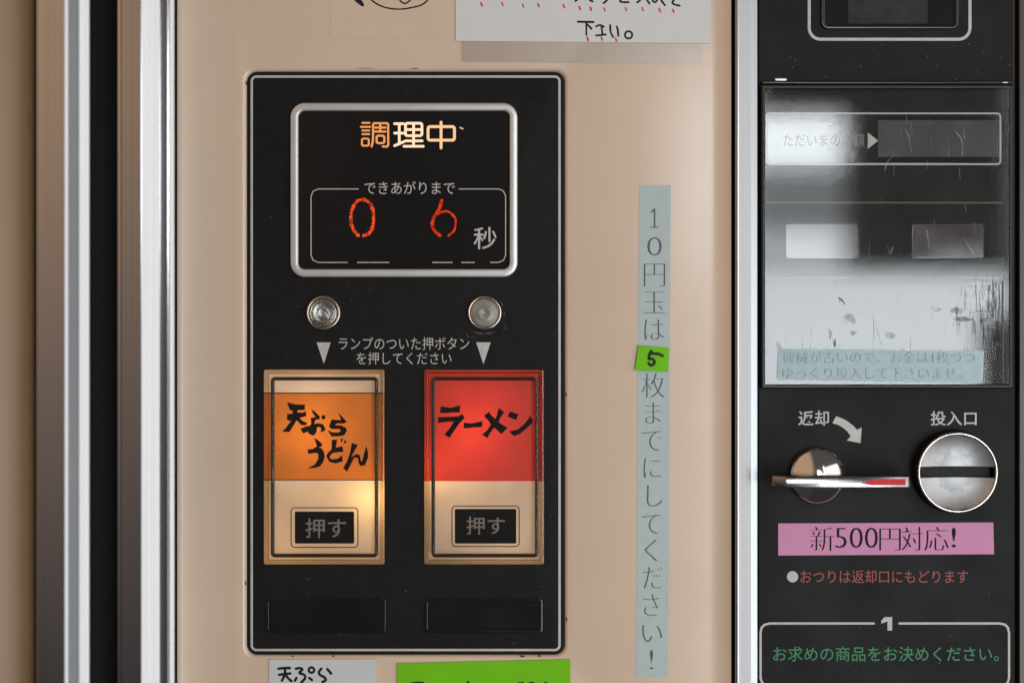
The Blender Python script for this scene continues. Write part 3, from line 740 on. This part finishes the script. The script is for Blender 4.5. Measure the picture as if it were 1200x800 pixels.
for ch, x0, x1, y0, y1 in CH:
    if ch == '1':
        o1 = MB(); flat([(766.2, 244.5), (768, 244.5), (768, 265.6), (771.5, 266.2), (771.5, 267), (762, 267), (762, 266.2), (766, 265.6), (766, 248), (762.2, 249.4), (762, 248.6)], .4, o1)
        o1.obj('lettering', M['tape_ink'], tp, smooth=False); continue
    text(ch, (x0 + .5, y0, x1 - .5, y1), .4, M['tape_ink'], tp, bold=-.026, smear=.5)
# lime sticker with 5
mb = MB(); P5 = [(260, 92), (985, 145), (960, 715), (183, 672)]
q = [(735 + x / 20, 400 + y / 20) for x, y in P5]
f = [W(x, y, dd, 2) for (x, y), dd in zip(q, (3.4, 1.5, 1.5, 3.8))]; bk = [W(x, y, dd, 2) for (x, y), dd in zip(q, (3.0, 1.1, 1.1, 3.4))]
fa = mb.raw(bk); fb = mb.raw(f); mb.loft([fa, fb], cap0=True)
s5 = thing(mb.obj('number_sticker', M['lime'], None, smooth=False), 'small lime green sticker marked 5 across the vertical blue tape', 'sticker')
mb = MB()
stroke(mb, [(735 + x / 20, 400 + y / 20) for x, y in [(572, 225), (530, 300), (512, 380), (520, 412), (590, 405), (635, 450), (640, 500), (600, 550), (545, 552), (505, 505)]], 3.0, 3.75, smooth=True, rough=.2)
stroke(mb, [(735 + x / 20, 400 + y / 20) for x, y in [(590, 285), (660, 285), (750, 295), (835, 340)]], 3.2, 3.78, smooth=True, rough=.2)
mb.obj('handwriting', M['marker'], s5, smooth=False)

# faded tape on the cover
ft = thing(sheet([(912, 408), (1153, 411), (1151.5, 448.5), (910.5, 445)], 8.9, 9.2).obj('lettered_tape', M['pale2'], None, smooth=False), 'faded blue label tape with two lines of text on the clear coin cover', 'label tape')
text('機械が古いので、お金は1枚づつ', (917, 411.5, 1142, 425.5), 9.25, M['faint_ink'], ft, bold=-.02, smear=.4)
text('ゆっくり投入して下さいませ。', (917, 430, 1127, 444), 9.25, M['faint_ink'], ft, bold=-.02, smear=.4)
# pink tape
pk = thing(sheet([(912, 613), (1164, 611.8), (1165, 649), (912, 650.5)], .05, .4).obj('lettered_tape', M['pink'], None, smooth=False), 'pink label tape with black lettering under the coin return lever', 'label tape')
text('新', (950, 617, 977, 645), .45, M['ink'], pk, bold=-.024, smear=.65)
text('500', (979.5, 618, 1028, 641.5), .45, M['ink'], pk, bold=-.024, smear=.8)
text('円', (1031, 619, 1055, 644.5), .45, M['ink'], pk, bold=-.024, smear=.65)
text('対', (1057, 617, 1081, 644.5), .45, M['ink'], pk, bold=-.024, smear=.65)
text('応', (1084, 617, 1111, 644.5), .45, M['ink'], pk, bold=-.024, smear=.65)
text('!', (1115.5, 618, 1120, 641), .45, M['ink'], pk, bold=-.01, smear=.3)

# cards under the panel
c1 = thing(sheet([(315.5, 772.3), (441.3, 771.8), (441.3, 870), (315.5, 870)], .8, 1.7).obj('paper_card', M['paper2'], None, smooth=False), 'white card with handwritten tempura, below the left push button', 'card')
HC = [[(140, 197), (195, 190), (255, 190)], [(145, 258), (200, 250), (260, 244)], [(205, 195), (203, 250), (176, 316)], [(215, 262), (240, 295), (272, 322)],
      [(315, 197), (355, 190), (378, 205), (352, 238), (398, 258), (408, 290), (382, 322), (368, 340)], [(320, 288), (306, 318)], [(448, 288), (476, 310)],
      [(570, 197), (548, 228), (556, 258), (600, 282), (614, 312), (582, 330)], [(630, 200), (648, 220), (668, 245)]]
strokes(HC, 27, 1.75, 310, 760, 8.571, smooth=True, rough=.2).obj('handwriting', M['marker'], c1, smooth=False)
mb = MB(); stroke(mb, [(310 + x / 8.571, 760 + y / 8.571) for x, y in circ(472, 210, 27)], 2.9, 1.9, closed=True); mb.obj('handwriting', M['marker'], c1, smooth=False)
c2 = thing(sheet([(465.2, 776.8), (668.2, 772.2), (669, 870), (465.2, 870)], 1.2, 2.2).obj('paper_card', M['lime'], None, smooth=False), 'lime green handwritten card at the bottom edge, below the right push button', 'card')
strokes([[(148, 178), (190, 171), (230, 171)], [(488, 165), (495, 172), (502, 182)], [(790, 174), (815, 171)], [(838, 182), (865, 171), (892, 180)], [(945, 170), (960, 178)], [(186, 171), (188, 210)], [(300, 192), (360, 190)]],
        11, 2.3, 450, 765, 5, smooth=True, rough=.2).obj('handwriting', M['marker'], c2, smooth=False)

# grime around the clouded lamp and a little dust on the plates
gm = stain_mat('light_grime', (.42, .41, .39), .42, .8, 200, None, .4)
gr = MB()
for k, pts in enumerate(([(547, 391), (549, 395), (556, 394)], [(590, 379), (593, 384), (589, 388)], [(586, 352), (589, 358)], [(553, 388), (566, 391), (580, 389)], [(574, 347), (584, 351)], [(591, 367), (590, 374)])):
    stroke(gr, pts, random.uniform(1, 2.4), -3.05 + .01 * k, smooth=True, rough=.5)
gr.obj('grime', gm, bp, smooth=False)
dust_m = stain_mat('dust_fleck', (.5, .48, .45), .2, .5, 300, None, .6)
du = MB()
for k in range(110):
    if k % 2: x, y, dd = random.uniform(300, 650), random.uniform(95, 760), -3.0
    else: x, y, dd = random.uniform(895, 1184), random.choice((random.uniform(462, 800), random.uniform(50, 94))), .15
    if k % 5 == 0: x, y, dd = random.choice((random.uniform(262, 284), random.uniform(672, 742), random.uniform(792, 808))), random.uniform(80, 790), .15
    if dd < 0 and (305 < x < 455 or 493 < x < 641) and 430 < y < 664 or dd < 0 and 336 < x < 610 and y < 328: continue
    if dd > 0 and (900 < x < 1175 and 500 < y < 655): continue
    r_ = random.uniform(.25, .65); flat([(x + r_ * math.cos(t), y + r_ * math.sin(t) * random.uniform(.5, 1.3)) for t in (0, 1.2, 2.4, 3.6, 4.9)], dd + .002 * k, du)
du_o = du.obj('dust', dust_m, machine, smooth=False); du_o['kind'] = 'stuff'
